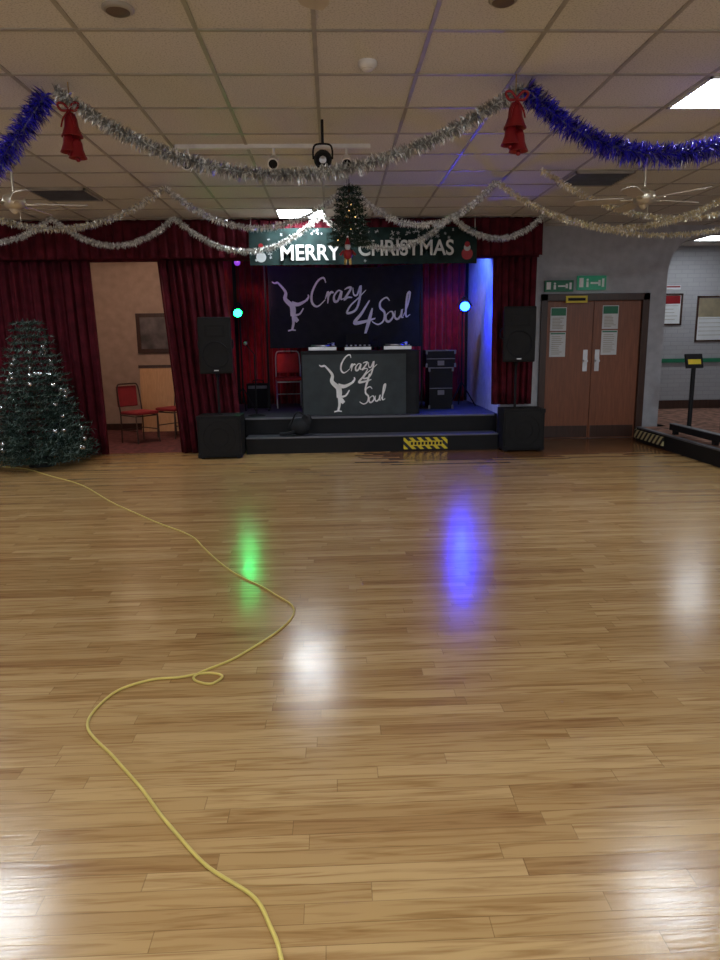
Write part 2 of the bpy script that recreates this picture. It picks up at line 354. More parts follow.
def dancer(b,x0,y0,s,pl,m):
    P=lambda x,y: pl(x0+x*s,y0+y*s)
    rb=lambda pts,a,c,mid=None: ribbon(b,pts,a,c,P,m,mid=mid)
    rb([(-.05,-1),(.02,-.7),(.02,-.35)],.09,.14)
    rb([(-.22,-1.02),(-.05,-.98),(.12,-1.0)],.07,.05)
    rb([(.0,-.4),(.02,-.1),(-.04,.2)],.18,.26,.25)
    rb([(-.06,.1),(-.3,.35),(-.28,.65),(-.60,1.05)],.22,.07)
    rb([(-.60,1.05),(-.75,1.02),(-.85,1.08)],.10,.04)
    rb([(-.02,.15),(.28,.12),(.62,.28)],.22,.08)
    rb([(.62,.28),(.72,.42),(.70,.52)],.11,.05)
    rb([(.02,-.35),(.3,-.3),(.48,-.05)],.11,.05)
    rb([(.08,-.42),(.15,-.54),(.22,-.62)],.15,.15,.18)
# hanging banner
b=B("dj_backdrop_banner")
bx0,bx1,bz0,bz1,BY=-.96,1.38,1.42,2.66,11.0
def wav(x,z): return .025*math.sin(x*5+z*2)+.012*math.sin(x*13-z*5)+.02*math.sin(z*4)
b.grid(lambda u,v:(bx0+(bx1-bx0)*u,BY+wav(bx0+(bx1-bx0)*u,bz0+(bz1-bz0)*v),bz0+(bz1-bz0)*v-.05*math.sin(math.pi*u)*v),40,20,blackcloth)
pl=lambda x,z:(x,BY-.012+wav(x,z),z)
write(b,"Crazy",-.32,2.02,.155,.22,.22,pl,whiteink)
write(b,"4",.33,1.62,.20,.1,.26,pl,whiteink)
write(b,"Soul",.66,1.76,.145,.2,.22,pl,whiteink)
dancer(b,-.60,2.04,.35,pl,whiteink)
b.tube([(-1.0,11.0,2.68),(1.40,11.0,2.68)],.018,black,smooth=1)
b.box(-1.02,-.99,10.98,11.02,.466,2.70,black); b.box(1.385,1.41,10.98,11.02,.466,2.70,black)
for x in (-1.005,1.395): b.box(x-.015,x+.015,10.85,11.15,.466,.49,black)
b.done()
# dj table with skirt
tab=empty("dj_table")
slate=mat("banner_slate",(.036,.046,.052),.8)
b=B("table_skirt"); tx0,tx1,ty0,ty1,tz0,tz1=-.45,1.24,10.05,10.7,.466,1.36
per=[(tx0,ty1),(tx0,ty0),(tx1,ty0),(tx1,ty1)]
def sk(u,v):
    L=u*3; i=min(int(L),2); t=L-i; a=per[i];c=per[i+1]; x=a[0]+(c[0]-a[0])*t; y=a[1]+(c[1]-a[1])*t
    w=.008*math.sin(x*17+y*30)*(1-v); 
    return (x+(w if i!=1 else 0),y+(w if i==1 else 0),tz0+(tz1-tz0)*v)
b.grid(sk,90,6,blackcloth); b.box(tx0-.01,tx1+.01,ty0-.01,ty1,1.36,1.375,blackcloth)
def pw(x,z): return .006*math.sin(x*9+z*6)+.004*math.sin(x*21-z*9)
b.grid(lambda u,v:(-.43+1.48*u,ty0-.018+pw(-.43+1.48*u,.47+.86*v),.47+.86*v),30,12,slate)
pl=lambda x,z:(x,ty0-.024+pw(x,z),z)
write(b,"Crazy",.10,1.06,.095,.15,.24,pl,whiteink); write(b,"4",.36,.84,.11,.1,.28,pl,whiteink); write(b,"Soul",.40,.62,.09,.15,.24,pl,whiteink)
dancer(b,.08,.84,.32,pl,whiteink)
b.done(parent=tab)
b=B("table_legs"); 
for x in (-.40,1.19):
    for y in (10.12,10.65): b.cyl((x,y,.465),(x,y,1.36),.018,steel,n=8)
b.done(parent=tab)
# dj gear
def deck(name,x,y,z):
    b=B(name); b.box(x-.2,x+.2,y-.17,y+.17,z,z+.07,black); b.box(x-.2,x+.2,y-.175,y-.168,z+.012,z+.06,steel)
    b.lathe((x-.03,y,z+.07),[(.14,0),(.14,.015),(.13,.02),(.01,.02)],steel,24); b.lathe((x-.03,y,z+.092),[(.125,0),(.02,.002),(.001,.002)],black,24)
    b.tube([(x+.15,y+.12,z+.11),(x+.14,y,z+.11),(x+.07,y-.06,z+.105)],.006,chrome); b.cyl((x+.15,y+.12,z+.07),(x+.15,y+.12,z+.12),.025,steel,n=12)
    b.box(x+.16,x+.18,y-.14,y-.02,z+.07,z+.08,white); b.done(.003)
deck("dj_turntable",-.14,10.3,1.376); deck("dj_turntable",.94,10.3,1.376)
b=B("dj_mixer"); b.box(.18,.56,10.15,10.45,1.376,1.44,black)
for i in range(6):
    for j in range(3): b.cyl((.21+.066*i,10.24+.09*j,1.44),(.21+.066*i,10.24+.09*j,1.46),.012,steel,n=8)
b.box(.18,.56,10.148,10.15,1.39,1.43,steel); b.done(.003)
b=B("laptop"); T=Matrix.Translation((.38,10.58,1.376)); b.box(-.17,.17,-.07,.08,.0,.018,steel,T); T2=T@Matrix.Translation((0,.1,.02))@Matrix.Rotation(-.3,4,'X'); b.box(-.17,.17,-.004,.004,0,.24,black,T2); b.done()
b=B("dj_headphones"); b.tube([(.7,10.55,1.39),(.7,10.57,1.5),(.66,10.6,1.53),(.60,10.62,1.50),(.61,10.62,1.41)],.009,black); b.cyl((.69,10.55,1.42),(.72,10.55,1.42),.035,black); b.cyl((.60,10.62,1.42),(.63,10.62,1.42),.035,black); b.done()
# speakers
def pa(name,x,y,z,ang,pole_z):
    e=empty(name); T=Matrix.Translation((x,y,z))@Matrix.Rotation(ang,4,'Z')
    b=B("cabinet"); w,d,h=.215,.20,.72
    pr=[(-w,-d),(w,-d),(w*.62,d),(-w*.62,d)]
    vs=[T@Vector((a,c,zz)) for zz in (0,h) for a,c in pr]
    b.add(vs,[(3,2,1,0),(4,5,6,7)]+[(i,(i+1)%4,4+(i+1)%4,4+i) for i in range(4)],tolex); b.done(.015,parent=e)
    b=B("front_grille"); b.box(-w+.02,w-.02,-d-.012,-d+.01,.03,h-.03,grille,T)
    r=.165; ring=[T@Vector((r*math.cos(t*math.pi/16),-d-.016,.24+r*math.sin(t*math.pi/16))) for t in range(33)]
    b.tube(ring,.008,black,6,1)
    b.box(-.13,.13,-d-.016,-d-.010,.46,.62,tolex,T); b.box(-.09,.09,-d-.018,-d-.014,.49,.59,grille,T); b.box(-.03,.03,-d-.018,-d-.010,.035,.05,steel,T)
    b.done(.003,parent=e)
    b=B("pole"); b.cyl((x,y,pole_z),(x,y,z+.01),.0175,black); b.cyl((x,y,z-.05),(x,y,z),.028,black); b.done(parent=e)
    b=B("carry_handles")
    for s_ in(-1,1): b.tube([T@Vector((s_*w*.83,-.05,.3)),T@Vector((s_*(w*.83+.04),-.03,.33)),T@Vector((s_*(w*.83+.04),-.03,.42)),T@Vector((s_*w*.83,-.05,.45))],.010,black)
    b.done(parent=e)
def sub(name,x0,x1,y0,y1,h):
    b=B(name); b.box(x0,x1,y0,y1,.02,h,tolex); b.box(x0+.03,x1-.03,y0-.012,y0,.05,h-.04,grille)
    cx=(x0+x1)/2; cz=h*.5
    for r in (.21,.12): b.tube([(cx+r*math.cos(t*math.pi/16),y0-.014,cz+r*math.sin(t*math.pi/16)) for t in range(33)],.006,tolex,6,1)
    for x in (x0,x1-.05):
        for z in (.02,h-.05): b.box(x-.004,x+.054,y0-.02,y0+.04,z-.002,z+.052,black)
    for x in (x0+.05,x1-.05):
        for y in (y0+.05,y1-.05): b.cyl((x,y,0),(x,y,.03),.025,black,n=10)
    b.cyl((cx,(y0+y1)/2,h),(cx,(y0+y1)/2,h+.01),.03,black); b.done(.008)
sub("subwoofer_speaker",-1.80,-1.23,9.16,9.60,.57); pa("pa_speaker",-1.53,9.36,1.12,.12,.585)
sub("subwoofer_speaker",2.30,2.86,9.28,9.66,.58); pa("pa_speaker",2.48,9.42,1.21,-.08,.595)
# stage lights
def par(name,x,y,z,col,es,tgt,e,beam,r=.085,spot=110):
    em=empty(name); m=mat(name+"_lens",(.02,.02,.02),.3,em=col,es=es)
    d=(Vector(tgt)-Vector((x,y,z))).normalized(); c=Vector((x,y,z))
    b=B("can"); b.lathe(c-d*.16,[(.04,0),(.07,.02),(r,.08),(r,.17),(r+.012,.175),(r+.012,.185),(r-.006,.185),(r-.006,.165)],black,20,d); b.done(parent=em)
    b=B("led_lens"); b.lathe(c+d*.008,[(r-.006,0),(.001,.004)],m,20,d); b.done(parent=em)
    b=B("light_stand"); b.tube([(x-r-.03,y+.05,z),(x-r-.03,y+.05,z+.02),(x-.03,y+.05,z+.13),(x+.03,y+.05,z+.13),(x+r+.03,y+.05,z+.02),(x+r+.03,y+.05,z)],.008,black)
    b.cyl((x,y+.2,.62),(x,y+.2,z+.13),.013,black,n=8); b.tube([(x,y+.2,z+.13),(x,y+.05,z+.13)],.010,black,6,1)
    for a in (0,2.1,4.2): b.cyl((x,y+.2,.85),(x+.24*math.cos(a+1.57),y+.2+.24*math.sin(a+1.57),.472),.010,black,n=6)
    b.done(parent=em)
    if e: light(name+"_beam",'SPOT',c+d*.05,beam,e,.02,tgt,spot,parent=em)
par("blue_par_light",2.06,10.95,2.02,(.0006,.0045,1),480,(1.2,5,0),30,(.01,.08,1),.08)
par("green_par_light",-1.36,10.4,1.94,(.003,1,.14),75,(-.6,5,0),8,(.02,1,.3),.065)
b=B("disco_effect_light"); pm=mat("disco_lens",(.02,.02,.02),.3,em=(.35,.06,1),es=.7); b.sph((-1.36,10.6,2.66),.045,pm); b.cyl((-1.36,10.6,2.7),(-1.36,10.6,3.1),.012,black); b.box(-1.45,-1.27,10.55,10.75,2.70,2.78,black); b.done()
light("disco_glow",'POINT',(-1.15,10.3,2.90),(.4,.1,1),6,.04)
light("stage_blue_wash",'SPOT',(1.75,10.6,2.95),(.08,.18,1),85,.06,(2.36,11.3,1.6),110)
light("stage_white_wash",'SPOT',(2.0,10.1,2.95),(1,.55,.5),45,.08,(1.95,12,1.5),42)
light("stage_red_wash",'SPOT',(-1.3,10.2,2.95),(1,.4,.35),55,.08,(-1.35,12,1.6),48)
# flight cases
def case(name,x0,x1,y0,y1,z0,z1):
    b=B(name); b.box(x0,x1,y0,y1,z0,z1,black)
    for x in (x0,x1):
        for z in (z0+.03,z1-.03): b.box(x-.014,x+.014,y0-.012,y0+.03,z-.03,z+.03,alu)
    b.box(x0,x1,y0-.006,y0+.004,(z0+z1)/2-.006,(z0+z1)/2+.006,alu); b.box(x0,x1,y0-.006,y0+.004,z1-.014,z1,alu)
    b.box((x0+x1)/2-.05,(x0+x1)/2+.05,y0-.015,y0,(z0+z1)/2-.1,(z0+z1)/2-.03,alu); b.done()
case("flight_case",1.48,1.84,10.70,11.2,.466,1.10); case("flight_case",1.44,1.88,10.73,11.2,1.102,1.36)
# chair
def chair(name,x,y,z,ang,red=redfab,fr=black):
    e=empty(name); T=Matrix.Translation((x,y,z))@Matrix.Rotation(ang,4,'Z'); P=lambda *a:T@Vector(a)
    b=B("frame")
    for s_ in(-1,1):
        b.tube([P(s_*.2,.2,0),P(s_*.2,.19,.44),P(s_*.2,.2,.5),P(s_*.19,.25,.85),P(s_*.12,.255,.90)],.011,fr)
        b.tube([P(s_*.2,-.2,0),P(s_*.2,-.19,.42),P(s_*.2,.18,.43)],.011,fr,smooth=1)
        b.tube([P(s_*.2,-.2,.2),P(s_*.2,.2,.2)],.008,fr,smooth=1)
    b.tube([P(-.12,.255,.90),P(.12,.255,.90)],.011,fr,smooth=1); b.tube([P(-.2,-.19,.42),P(.2,-.19,.42)],.011,fr,smooth=1); b.tube([P(-.2,.2,.2),P(.2,.2,.2)],.008,fr,smooth=1)
    b.done(parent=e)
    b=B("seat"); b.box(-.21,.21,-.22,.19,.44,.49,red,T); b.done(.02,parent=e)
    b=B("backrest"); b.box(-.18,.18,.22,.255,.56,.88,red,T@Matrix.Rotation(-.06,4,'X')); b.done(.015,parent=e)
redl=mat("bright_red_upholstery",(.50,.03,.035),.8)
chair("banquet_chair",-.72,11.45,.466,.1,redl,steel)
chair("banquet_chair",-3.02,10.9,.010,.9,fr=darkwood); chair("banquet_chair",-2.60,11.45,.010,-.6,fr=darkwood)
# bits on the stage
b=B("equipment_bag"); b.sph((-.48,9.68,.352),.12,blackcloth,10,(1.3,.9,1.0)); b.sph((-.38,9.68,.42),.09,blackcloth,10,(.9,.8,1.2)); b.tube([(-.6,9.62,.38),(-.5,9.60,.56),(-.36,9.62,.48)],.012,black); b.tube([(-.55,9.6,.29),(-.66,9.58,.265),(-.75,9.6,.26)],.025,blackcloth); b.done()
b=B("guitar_amplifier"); b.box(-1.40,-1.04,11.35,11.6,.466,.86,black); b.box(-1.37,-1.07,11.33,11.35,.50,.76,grille); b.box(-1.37,-1.07,11.335,11.35,.78,.83,alu); b.tube([(-1.30,11.45,.86),(-1.29,11.45,.91),(-1.15,11.45,.91),(-1.14,11.45,.86)],.01,black); b.done(.01)
b=B("microphone_stand"); b.cyl((-1.12,10.15,.47),(-1.12,10.15,1.35),.010,black,n=8); b.lathe((-1.12,10.15,.466),[(.13,0),(.13,.015),(.02,.03)],black); b.tube([(-1.12,10.15,1.35),(-1.22,10.08,1.48)],.008,black,6,1); b.sph((-1.23,10.07,1.5),.028,steel,8); b.done()
# ------------------------------------------------------------ merry christmas banner
b=B("merry_christmas_banner"); mx0,mx1,mz0,mz1,MY=-1.05,1.93,2.50,2.96,9.48
wv=lambda x:.012*math.sin(x*7)
b.grid(lambda u,v:(mx0+(mx1-mx0)*u,MY+wv(mx0+(mx1-mx0)*u),mz0+(mz1-mz0)*v),60,4,bannerg)
def disc2(cx,cz,r,m,off,n=16):
    b.add([(cx+r*math.cos(2*math.pi*i/n),MY-off+wv(cx),cz+r*math.sin(2*math.pi*i/n)) for i in range(n)],[tuple(range(n))],m)
pl=lambda x,z:(x,MY-.006+wv(x),z)
greyink=mat("grey_print",(.40,.42,.43),.7)
for q in range(34):
    cx,cz,r=U(mx0+.05,mx1-.05),U(mz0+.04,mz1-.04),U(.012,.035)
    if mz0+.05<cz<mz1-.15 and -.75<cx<1.65 : cz=U(mz1-.10,mz1-.03)
    for a in range(3):
        t=a*math.pi/3+R(); ribbon(b,[(cx-r*math.cos(t),cz-r*math.sin(t)),(cx+r*math.cos(t),cz+r*math.sin(t))],.006,.006,pl,greyink,1)
disc2(-.90,2.60,.065,greyink,.008); disc2(-.90,2.69,.045,greyink,.010); disc2(-.90,2.74,.032,redfoil,.012)
disc2(1.80,2.62,.075,redfoil,.008); disc2(1.80,2.70,.045,greyink,.010); disc2(1.80,2.74,.035,redfoil,.012)
for x in (mx0+.03,.44,mx1-.03): b.cyl((x,MY,mz1-.02),(x,MY,3.1),.004,white,n=5)
ob=b.done()
lett=mat("banner_lettering",(.62,.63,.62),.7)
def text(s,x,y,z,size,m,parent,ext=.002,bold=.004,sx=1):
    c=bpy.data.curves.new("t",'FONT'); c.body=s; c.size=size; c.extrude=ext; c.offset=bold; c.materials.append(m)
    o=bpy.data.objects.new("lettering",c); COL.objects.link(o); o.location=(x,y,z); o.rotation_euler=(math.pi/2,0,0); o.scale=(sx,1,1); o.parent=parent; return o
text("MERRY",-.66,MY-.02,2.56,.27,lett,ob,bold=.005,sx=.94); text("CHRISTMAS",.36,MY-.02,2.61,.27,lett,ob,bold=.005,sx=.89)
# ------------------------------------------------------------ trees
def fir(name,x,y,z,h,rad,levels,seg,needle,frost,bn,hang=False):
    b=B(name); b.cyl((x,y,z-.05 if hang else z),(x,y,z+h*.97),.03*h/1.8,bark,.008,8)
    def needles(p,d,n):
        for _ in range(n):
            q=Vector((U(-1,1),U(-1,1),U(-.8,1))).normalized(); q=(q+d*.9).normalized(); L=needle*U(.6,1.15); s=q.cross(Vector((R(),R(),R()))).normalized()*needle*.10
            m=leaff if R()<frost else leaf
            b.add([p-s,p+s,p+q*L],[(0,1,2)],m)
    for i in range(levels):
        t=i/levels; r=rad*(1-t)**.85+.03; zz=z+h*(.07+.9*t) if not hang else z+h*(.02+.95*t); nb=int(8+14*(1-t))
        for k in range(nb):
            a=2*math.pi*(k+R())/nb; d=Vector((math.cos(a),math.sin(a),0)); L=r*U(.74,1.12); n=max(3,int(L/seg))
            for j in range(n):
                f=(j+1)/n; p=Vector((x,y,zz))+d*L*f+Vector((0,0,-.22*L*f+.18*L*f*f+.05*h*.2))
                if f>.3: needles(p,d+Vector((0,0,.2)),5)
                if f>.35:
                    for s_ in (-1,1):
                        sd=Vector((-d.y,d.x,0))*s_*.7+d*.6
                        for w in (1,2): needles(p+sd*seg*w*1.1,sd,3)
    for q in range(bn):
        t=U(.05,.85); a=U(0,6.28); r=(rad*(1-t)**.85)*1.02; b.sph((x+r*math.cos(a),y+r*math.sin(a),z+h*(.05+.9*t)),.024*h/1.8+.006,bauble,6)
    return b
t=fir("christmas_tree",-3.74,8.90,0,1.90,.60,22,.055,.068,.27,60)
t.lathe((-3.74,8.90,0),[(.16,0),(.16,.02),(.13,.14),(.12,.14)],black); t.done()
t=fir("hanging_mini_christmas_tree",.20,7.32,2.46,.60,.14,11,.035,.04,.06,12,True)
t.cyl((.20,7.32,2.95),(.20,7.32,3.1),.004,black,n=6)
gm=mat("fairy_glow",(.8,.6,.2),.3,em=(1,.6,.2),es=3)
for q in range(10):
    a=U(0,6.28); tt=R(); t.sph((.20+.14*(1-tt)*math.cos(a),7.32+.14*(1-tt)*math.sin(a),2.50+.4*tt),.007,gm,4)
t.done()
b=B("santa_hanging_ornament"); cx,cy,cz=.17,7.04,2.28
b.sph((cx,cy,cz+.06),.045,redfoil,8,(1,1,1.2)); b.sph((cx,cy,cz+.13),.028,paper,8); b.lathe((cx,cy,cz+.145),[(.03,0),(.018,.04),(.004,.07)],redfoil,12); b.sph((cx,cy,cz+.22),.010,paper,6); b.sph((cx,cy-.02,cz+.11),.022,paper,6)
for s_ in(-1,1): b.tube([(cx+s_*.04,cy,cz+.09),(cx+s_*.075,cy-.01,cz+.05)],.012,redfoil); b.tube([(cx+s_*.02,cy,cz+.02),(cx+s_*.025,cy-.01,cz-.04)],.014,gold)
b.cyl((cx,cy,cz+.22),(cx,cy,3.1),.002,black,n=4); b.done()
# ------------------------------------------------------------ garlands
def garland(name,pts,rad,den,mats,k=10,wd=.0045):
    P=crom(pts,k); b=B(name); seg=[(P[i+1]-P[i]).length for i in range(len(P)-1)]; 
    b.tube(P,.006,mats[-1],5,1)
    for i,L in enumerate(seg):
        d=(P[i+1]-P[i]).normalized(); a=d.orthogonal().normalized(); c=d.cross(a)
        for _ in range(int(L*den+R())):
            p=P[i]+d*L*R(); t=U(0,6.283); q=(math.cos(t)*a+math.sin(t)*c+d*U(-.5,.5)).normalized()
            r=rad*U(.55,1.1); s=(q.cross(Vector((U(-1,1),U(-1,1),U(-1,1))))).normalized()*wd
            mid=p+q*r*.55+Vector((U(-1,1),U(-1,1),U(-1,1)))*r*.08
            b.add([p-s,p+s,mid+s,mid-s,p+q*r+Vector((0,0,-.15*r))],[(0,1,2,3),(3,2,4)],random.choice(mats))
    b.done()
sv=[silver,silver,silver2]
def swag(p,q,sag,n=8,skew=0):
    p=Vector(p);q=Vector(q); out=[]
    for i in range(n+1):
        t=i/n; s=4*t*(1-t)*(1+skew*(t-.5)); out.append(p.lerp(q,t)-Vector((0,0,sag*s)))
    return out
HL=(-1.68,4.75,3.05); HR=(1.22,4.68,3.05)
bl=[bluet,bluet,bluet2,bluet3,silver2]
garland("silver_tinsel_garland",swag(HL,HR,.50,skew=-.1),.062,1500,[silver,silver2,silver2])
garland("blue_tinsel_garland",swag((1.24,4.68,3.04),(3.35,4.7,3.05),.38,skew=-.6),.095,2400,bl)
garland("blue_tinsel_garland",swag((-1.74,4.75,3.03),(-4.2,4.75,3.05),.78,skew=-.2),.095,2400,bl)
K=[(-3.95,7.7,3.07),(-1.67,7.6,3.07),(.20,7.52,3.07),(1.69,7.4,3.07),(4.3,7.3,3.07)]
gs=[silver,goldt,silver2]
garland("gold_tinsel_garland",swag(K[0],K[1],.38),.05,900,gs)
garland("silver_tinsel_garland",swag(K[1],K[2],.40),.05,900,sv)
garland("silver_tinsel_garland",swag(K[2],K[3],.40),.05,900,sv)
garland("gold_tinsel_garland",swag(K[3],K[4],.46),.05,900,[goldt,gs[0],goldt])
D=[(-4.9,9.2,3.06),(-3.45,9.2,3.06),(-1.95,9.25,3.06),(-.1,9.1,3.06),(1.55,9.25,3.06),(2.75,9.25,3.06)]
for i,sg in enumerate((.28,.33,.42,.40,.28)): garland("silver_tinsel_garland",swag(D[i],D[i+1],sg),.055,1000,sv)
garland("gold_tinsel_garland",swag((2.75,9.0,3.05),(5.6,8.3,3.07),.34),.05,900,[goldt,gs[0],goldt])
garland("gold_tinsel_garland",swag((2.0,6.9,3.07),(4.9,7.9,3.07),.36),.045,700,[goldt,gs[0],goldt])
# bells
def bell(name,x,y,z,s):
    b=B(name); b.cyl((x,y,z),(x,y,3.1),.003,gold,n=5)
    pf=[(.001,0),(.03,-.01),(.045,-.05),(.05,-.10),(.068,-.15),(.078,-.17),(.075,-.17),(.06,-.14)]
    for dx,dz,sc in((0,0,1),(-.028,-.13,.85),(.028,-.17,.85)):
        b.lathe((x+dx*s,y,z+dz*s),[(r*s*sc,h*s*sc) for r,h in pf],redfoil,16); b.sph((x+dx*s,y,z+(dz-.18*sc)*s),.018*s,redfoil,6)
        b.lathe((x+dx*s,y,z+(dz-.155*sc)*s),[(.072*s*sc,0),(.077*s*sc,-.012*s)],redfoil,16)
    for s_ in(-1,1):
        b.tube([(x,y-.02,z+.01*s),(x+s_*.04*s,y-.03,z+.05*s),(x+s_*.075*s,y-.03,z+.04*s),(x+s_*.05*s,y-.03,z+.0*s),(x,y-.02,z+.005*s)],.009*s,redfoil)
        b.tube([(x,y-.03,z),(x+s_*.035*s,y-.05,z-.06*s),(x+s_*.05*s,y-.06,z-.12*s)],.006*s,redfoil)
    b.done()
bell("red_bell_ornament",-1.60,4.75,2.93,.86); bell("red_bell_ornament",1.16,4.60,2.94,.92)
# fans
brass=mat("pale_brass",(.60,.54,.42),.35,.7); blade=mat("fan_blade",(.50,.45,.37),.45)
def fan(x,y,a0):
    e=empty("ceiling_fan"); b=B("motor"); b.lathe((x,y,H),[(.001,0),(.06,0),(.055,-.03),(.02,-.06)],brass); b.cyl((x,y,H-.05),(x,y,2.82),.011,brass,n=10)
    b.lathe((x,y,2.72),[(.001,-.03),(.05,-.03),(.09,0),(.10,.04),(.09,.08),(.05,.10),(.015,.12)],brass,24); b.done(parent=e)
    b=B("blades")
    for k in range(5):
        T=Matrix.Translation((x,y,2.735))@Matrix.Rotation(a0+k*2*math.pi/5,4,'Z')@Matrix.Rotation(.2,4,'X')
        b.box(.08,.2,-.018,.018,-.004,.004,brass,T)
        o=[(.17,-.045),(.3,-.06),(.54,-.065),(.60,-.04),(.61,0),(.60,.04),(.54,.065),(.3,.06),(.17,.045)]; n=len(o)
        b.add([T@Vector((p,q,z)) for z in(.004,.012) for p,q in o],[tuple(range(n-1,-1,-1)),tuple(range(n,2*n))]+[(i,(i+1)%n,n+(i+1)%n,n+i) for i in range(n)],blade)
    b.done(parent=e)
    b=B("pull_chain"); b.cyl((x+.04,y,2.70),(x+.04,y,2.58),.002,brass,n=4); b.sph((x+.04,y,2.575),.008,brass,5); b.lathe((x,y,2.70),[(.05,0),(.035,-.03),(.02,-.045),(.001,-.05)],brass); b.done(parent=e)
fan(2.87,6.6,.3); fan(-2.78,6.6,.2); fan(-.05,2.32,1.57)
# track lights
b=B("track_spotlight_rail"); b.box(-1.25,.35,6.13,6.17,H-.03,H,white)
for x in (-1.15,-.45,.15):
    b.cyl((x,6.15,H-.03),(x,6.15,H-.10),.010,white,n=8); b.cyl((x,6.18,H-.10),(x,6.06,H-.17),.035,white,.045,14); b.cyl((x,6.059,H-.1705),(x,6.058,H-.171),.036,black)
b.done()
b=B("black_stage_spotlight"); x,y,z=-.04,5.5,2.83; k=.78
b.tube([(x-.09*k,y,z),(x-.09*k,y,z+.08*k),(x-.06*k,y,z+.13*k),(x+.06*k,y,z+.13*k),(x+.09*k,y,z+.08*k),(x+.09*k,y,z)],.007,black); b.cyl((x,y,z+.13*k),(x,y,H),.010,black)
b.lathe((x,y+.1*k,z),[(r_*k,h_*k) for r_,h_ in [(.001,0),(.06,0),(.08,.05),(.08,.16),(.085,.17),(.085,.18),(.065,.18),(.05,.15),(.001,.145)]],black,20,(0,-1,-.12)); b.lathe((x,y-.05,z-.016),[(.026,0),(.001,.006)],steel,16,(0,-1,-.12)); b.done()
# ------------------------------------------------------------ doors & signs
def dleaf(name,x0,x1,hx):
    b=B(name); b.box(x0,x1,10.43,10.475,.01,2.05,wooddoor)
    b.box(hx-.035,hx+.035,10.425,10.43,1.02,1.34,steel); b.box(x0+.02,x1-.02,10.424,10.43,.02,.2,darkwood)
    b.box(hx-.03,hx+.03,10.38,10.425,1.16,1.19,steel)
    b.done(.003)
dleaf("door_1",3.18,3.885,3.79); dleaf("door_2",3.893,4.60,3.97)
b=B("trim_door_frame"); b.box(3.08,3.18,10.37,10.5,0,2.15,darkwood); b.box(4.60,4.70,10.37,10.5,0,2.15,darkwood); b.box(3.08,4.70,10.37,10.5,2.05,2.15,darkwood); b.done(.006)
def poster(name,x0,x1,y,z0,z1,head,lines=8,hm=green,bg=paper,frame=None):
    b=B(name); b.box(x0,x1,y-.004,y,z0,z1,bg); h=z1-z0
    b.box(x0+.01,x1-.01,y-.006,y-.004,z1-h*head,z1-.01,hm)
    for i in range(lines):
        z=z1-h*head-.03-(h*(1-head)-.05)*i/lines; b.box(x0+.03,x1-.03-R()*.08*(x1-x0)/.25,y-.0055,y-.004,z-.010,z,tbar)
    if frame:
        for a in ((x0-.03,x0,z0-.03,z1+.03),(x1,x1+.03,z0-.03,z1+.03),(x0-.03,x1+.03,z0-.03,z0),(x0-.03,x1+.03,z1,z1+.03)): b.box(a[0],a[1],y-.02,y+.0,a[2],a[3],frame)
    b.done()
poster("fire_notice_poster",3.24,3.48,10.428,1.62,1.96,.35); poster("fire_notice_poster",3.24,3.48,10.428,1.24,1.60,.08,10)
poster("fire_notice_poster",4.02,4.26,10.428,1.64,1.98,.35); poster("fire_notice_poster",4.02,4.26,10.428,1.26,1.62,.08,10)
b=B("caution_sign"); b.box(3.44,3.76,10.36,10.368,2.02,2.12,yellow); b.box(3.47,3.73,10.356,10.36,2.05,2.09,black); b.done()
exm=mat("exit_sign_glow",(.01,.16,.09),.4,em=(.02,.6,.3),es=.08)
def exitsign(x0,x1,z0,z1,m):
    b=B("fire_exit_sign"); b.box(x0,x1,10.35,10.4,z0,z1,m); w=x1-x0; h=z1-z0; y=10.348
    b.box(x0+.05*w,x0+.2*w,y,10.35,z0+.2*h,z1-.15*h,whiteink)
    b.cyl((x0+.34*w,y,z1-.28*h),(x0+.34*w,10.35,z1-.28*h),.06*h+.006,whiteink,n=10); b.box(x0+.30*w,x0+.38*w,y,10.35,z0+.2*h,z1-.4*h,whiteink)
    b.box(x0+.45*w,x0+.75*w,y,10.35,z0+.42*h,z0+.56*h,whiteink); b.box(x0+.72*w,x0+.80*w,y,10.35,z0+.3*h,z0+.7*h,whiteink); b.box(x0+.85*w,x0+.93*w,y,10.35,z0+.2*h,z1-.2*h,whiteink); b.done()
exitsign(3.60,4.02,2.20,2.40,exm); exitsign(3.12,3.54,2.18,2.34,green)
poster("wall_poster",5.95,6.32,12.698,1.75,2.25,.3,5,redfoil,frame=darkwood); poster("wall_poster",6.65,7.35,12.698,1.45,2.2,.45,5,goldt,frame=darkwood); poster("wall_poster",5.9,6.3,12.698,2.35,2.42,.5,1,redfoil)
poster("wall_poster",7.6,8.2,12.698,1.4,2.2,.4,5,redfoil,frame=darkwood)
b=B("framed_picture"); b.box(-3.42,-2.72,12.55,12.6,1.36,2.04,darkwood); b.box(-3.35,-2.79,12.54,12.55,1.43,1.97,mat("seascape_painting",(.10,.08,.08),.5,var=.6,scale=5)); b.done(.005)
b=B("plywood_board"); T=Matrix.Translation((-2.75,12.2,0.012))@Matrix.Rotation(-.12,4,'X'); b.box(-.6,.45,0,.03,0,1.15,woodpale,T); b.box(.47,.75,0.02,.05,0.01,.85,woodpale,T); b.box(-.62,.47,-.012,0.0,1.1,1.15,darkwood,T); b.done()
b=B("ceiling_tube_light"); b.box(-3.9,-3.1,11.2,11.3,2.96,3.0,white); b.cyl((-3.88,11.25,2.94),(-3.12,11.25,2.94),.018,mat("warm_tube",(.9,.9,.9),.4,em=(1,.75,.5),es=8)); b.box(-3.55,-3.45,11.2,11.3,3.0,3.1,white); b.done()
light("side_room_fill",'POINT',(-3.0,10.12,2.95),(1,.78,.62),50,.08)  # added fill light, out of sight behind the lintel, brightens the side room
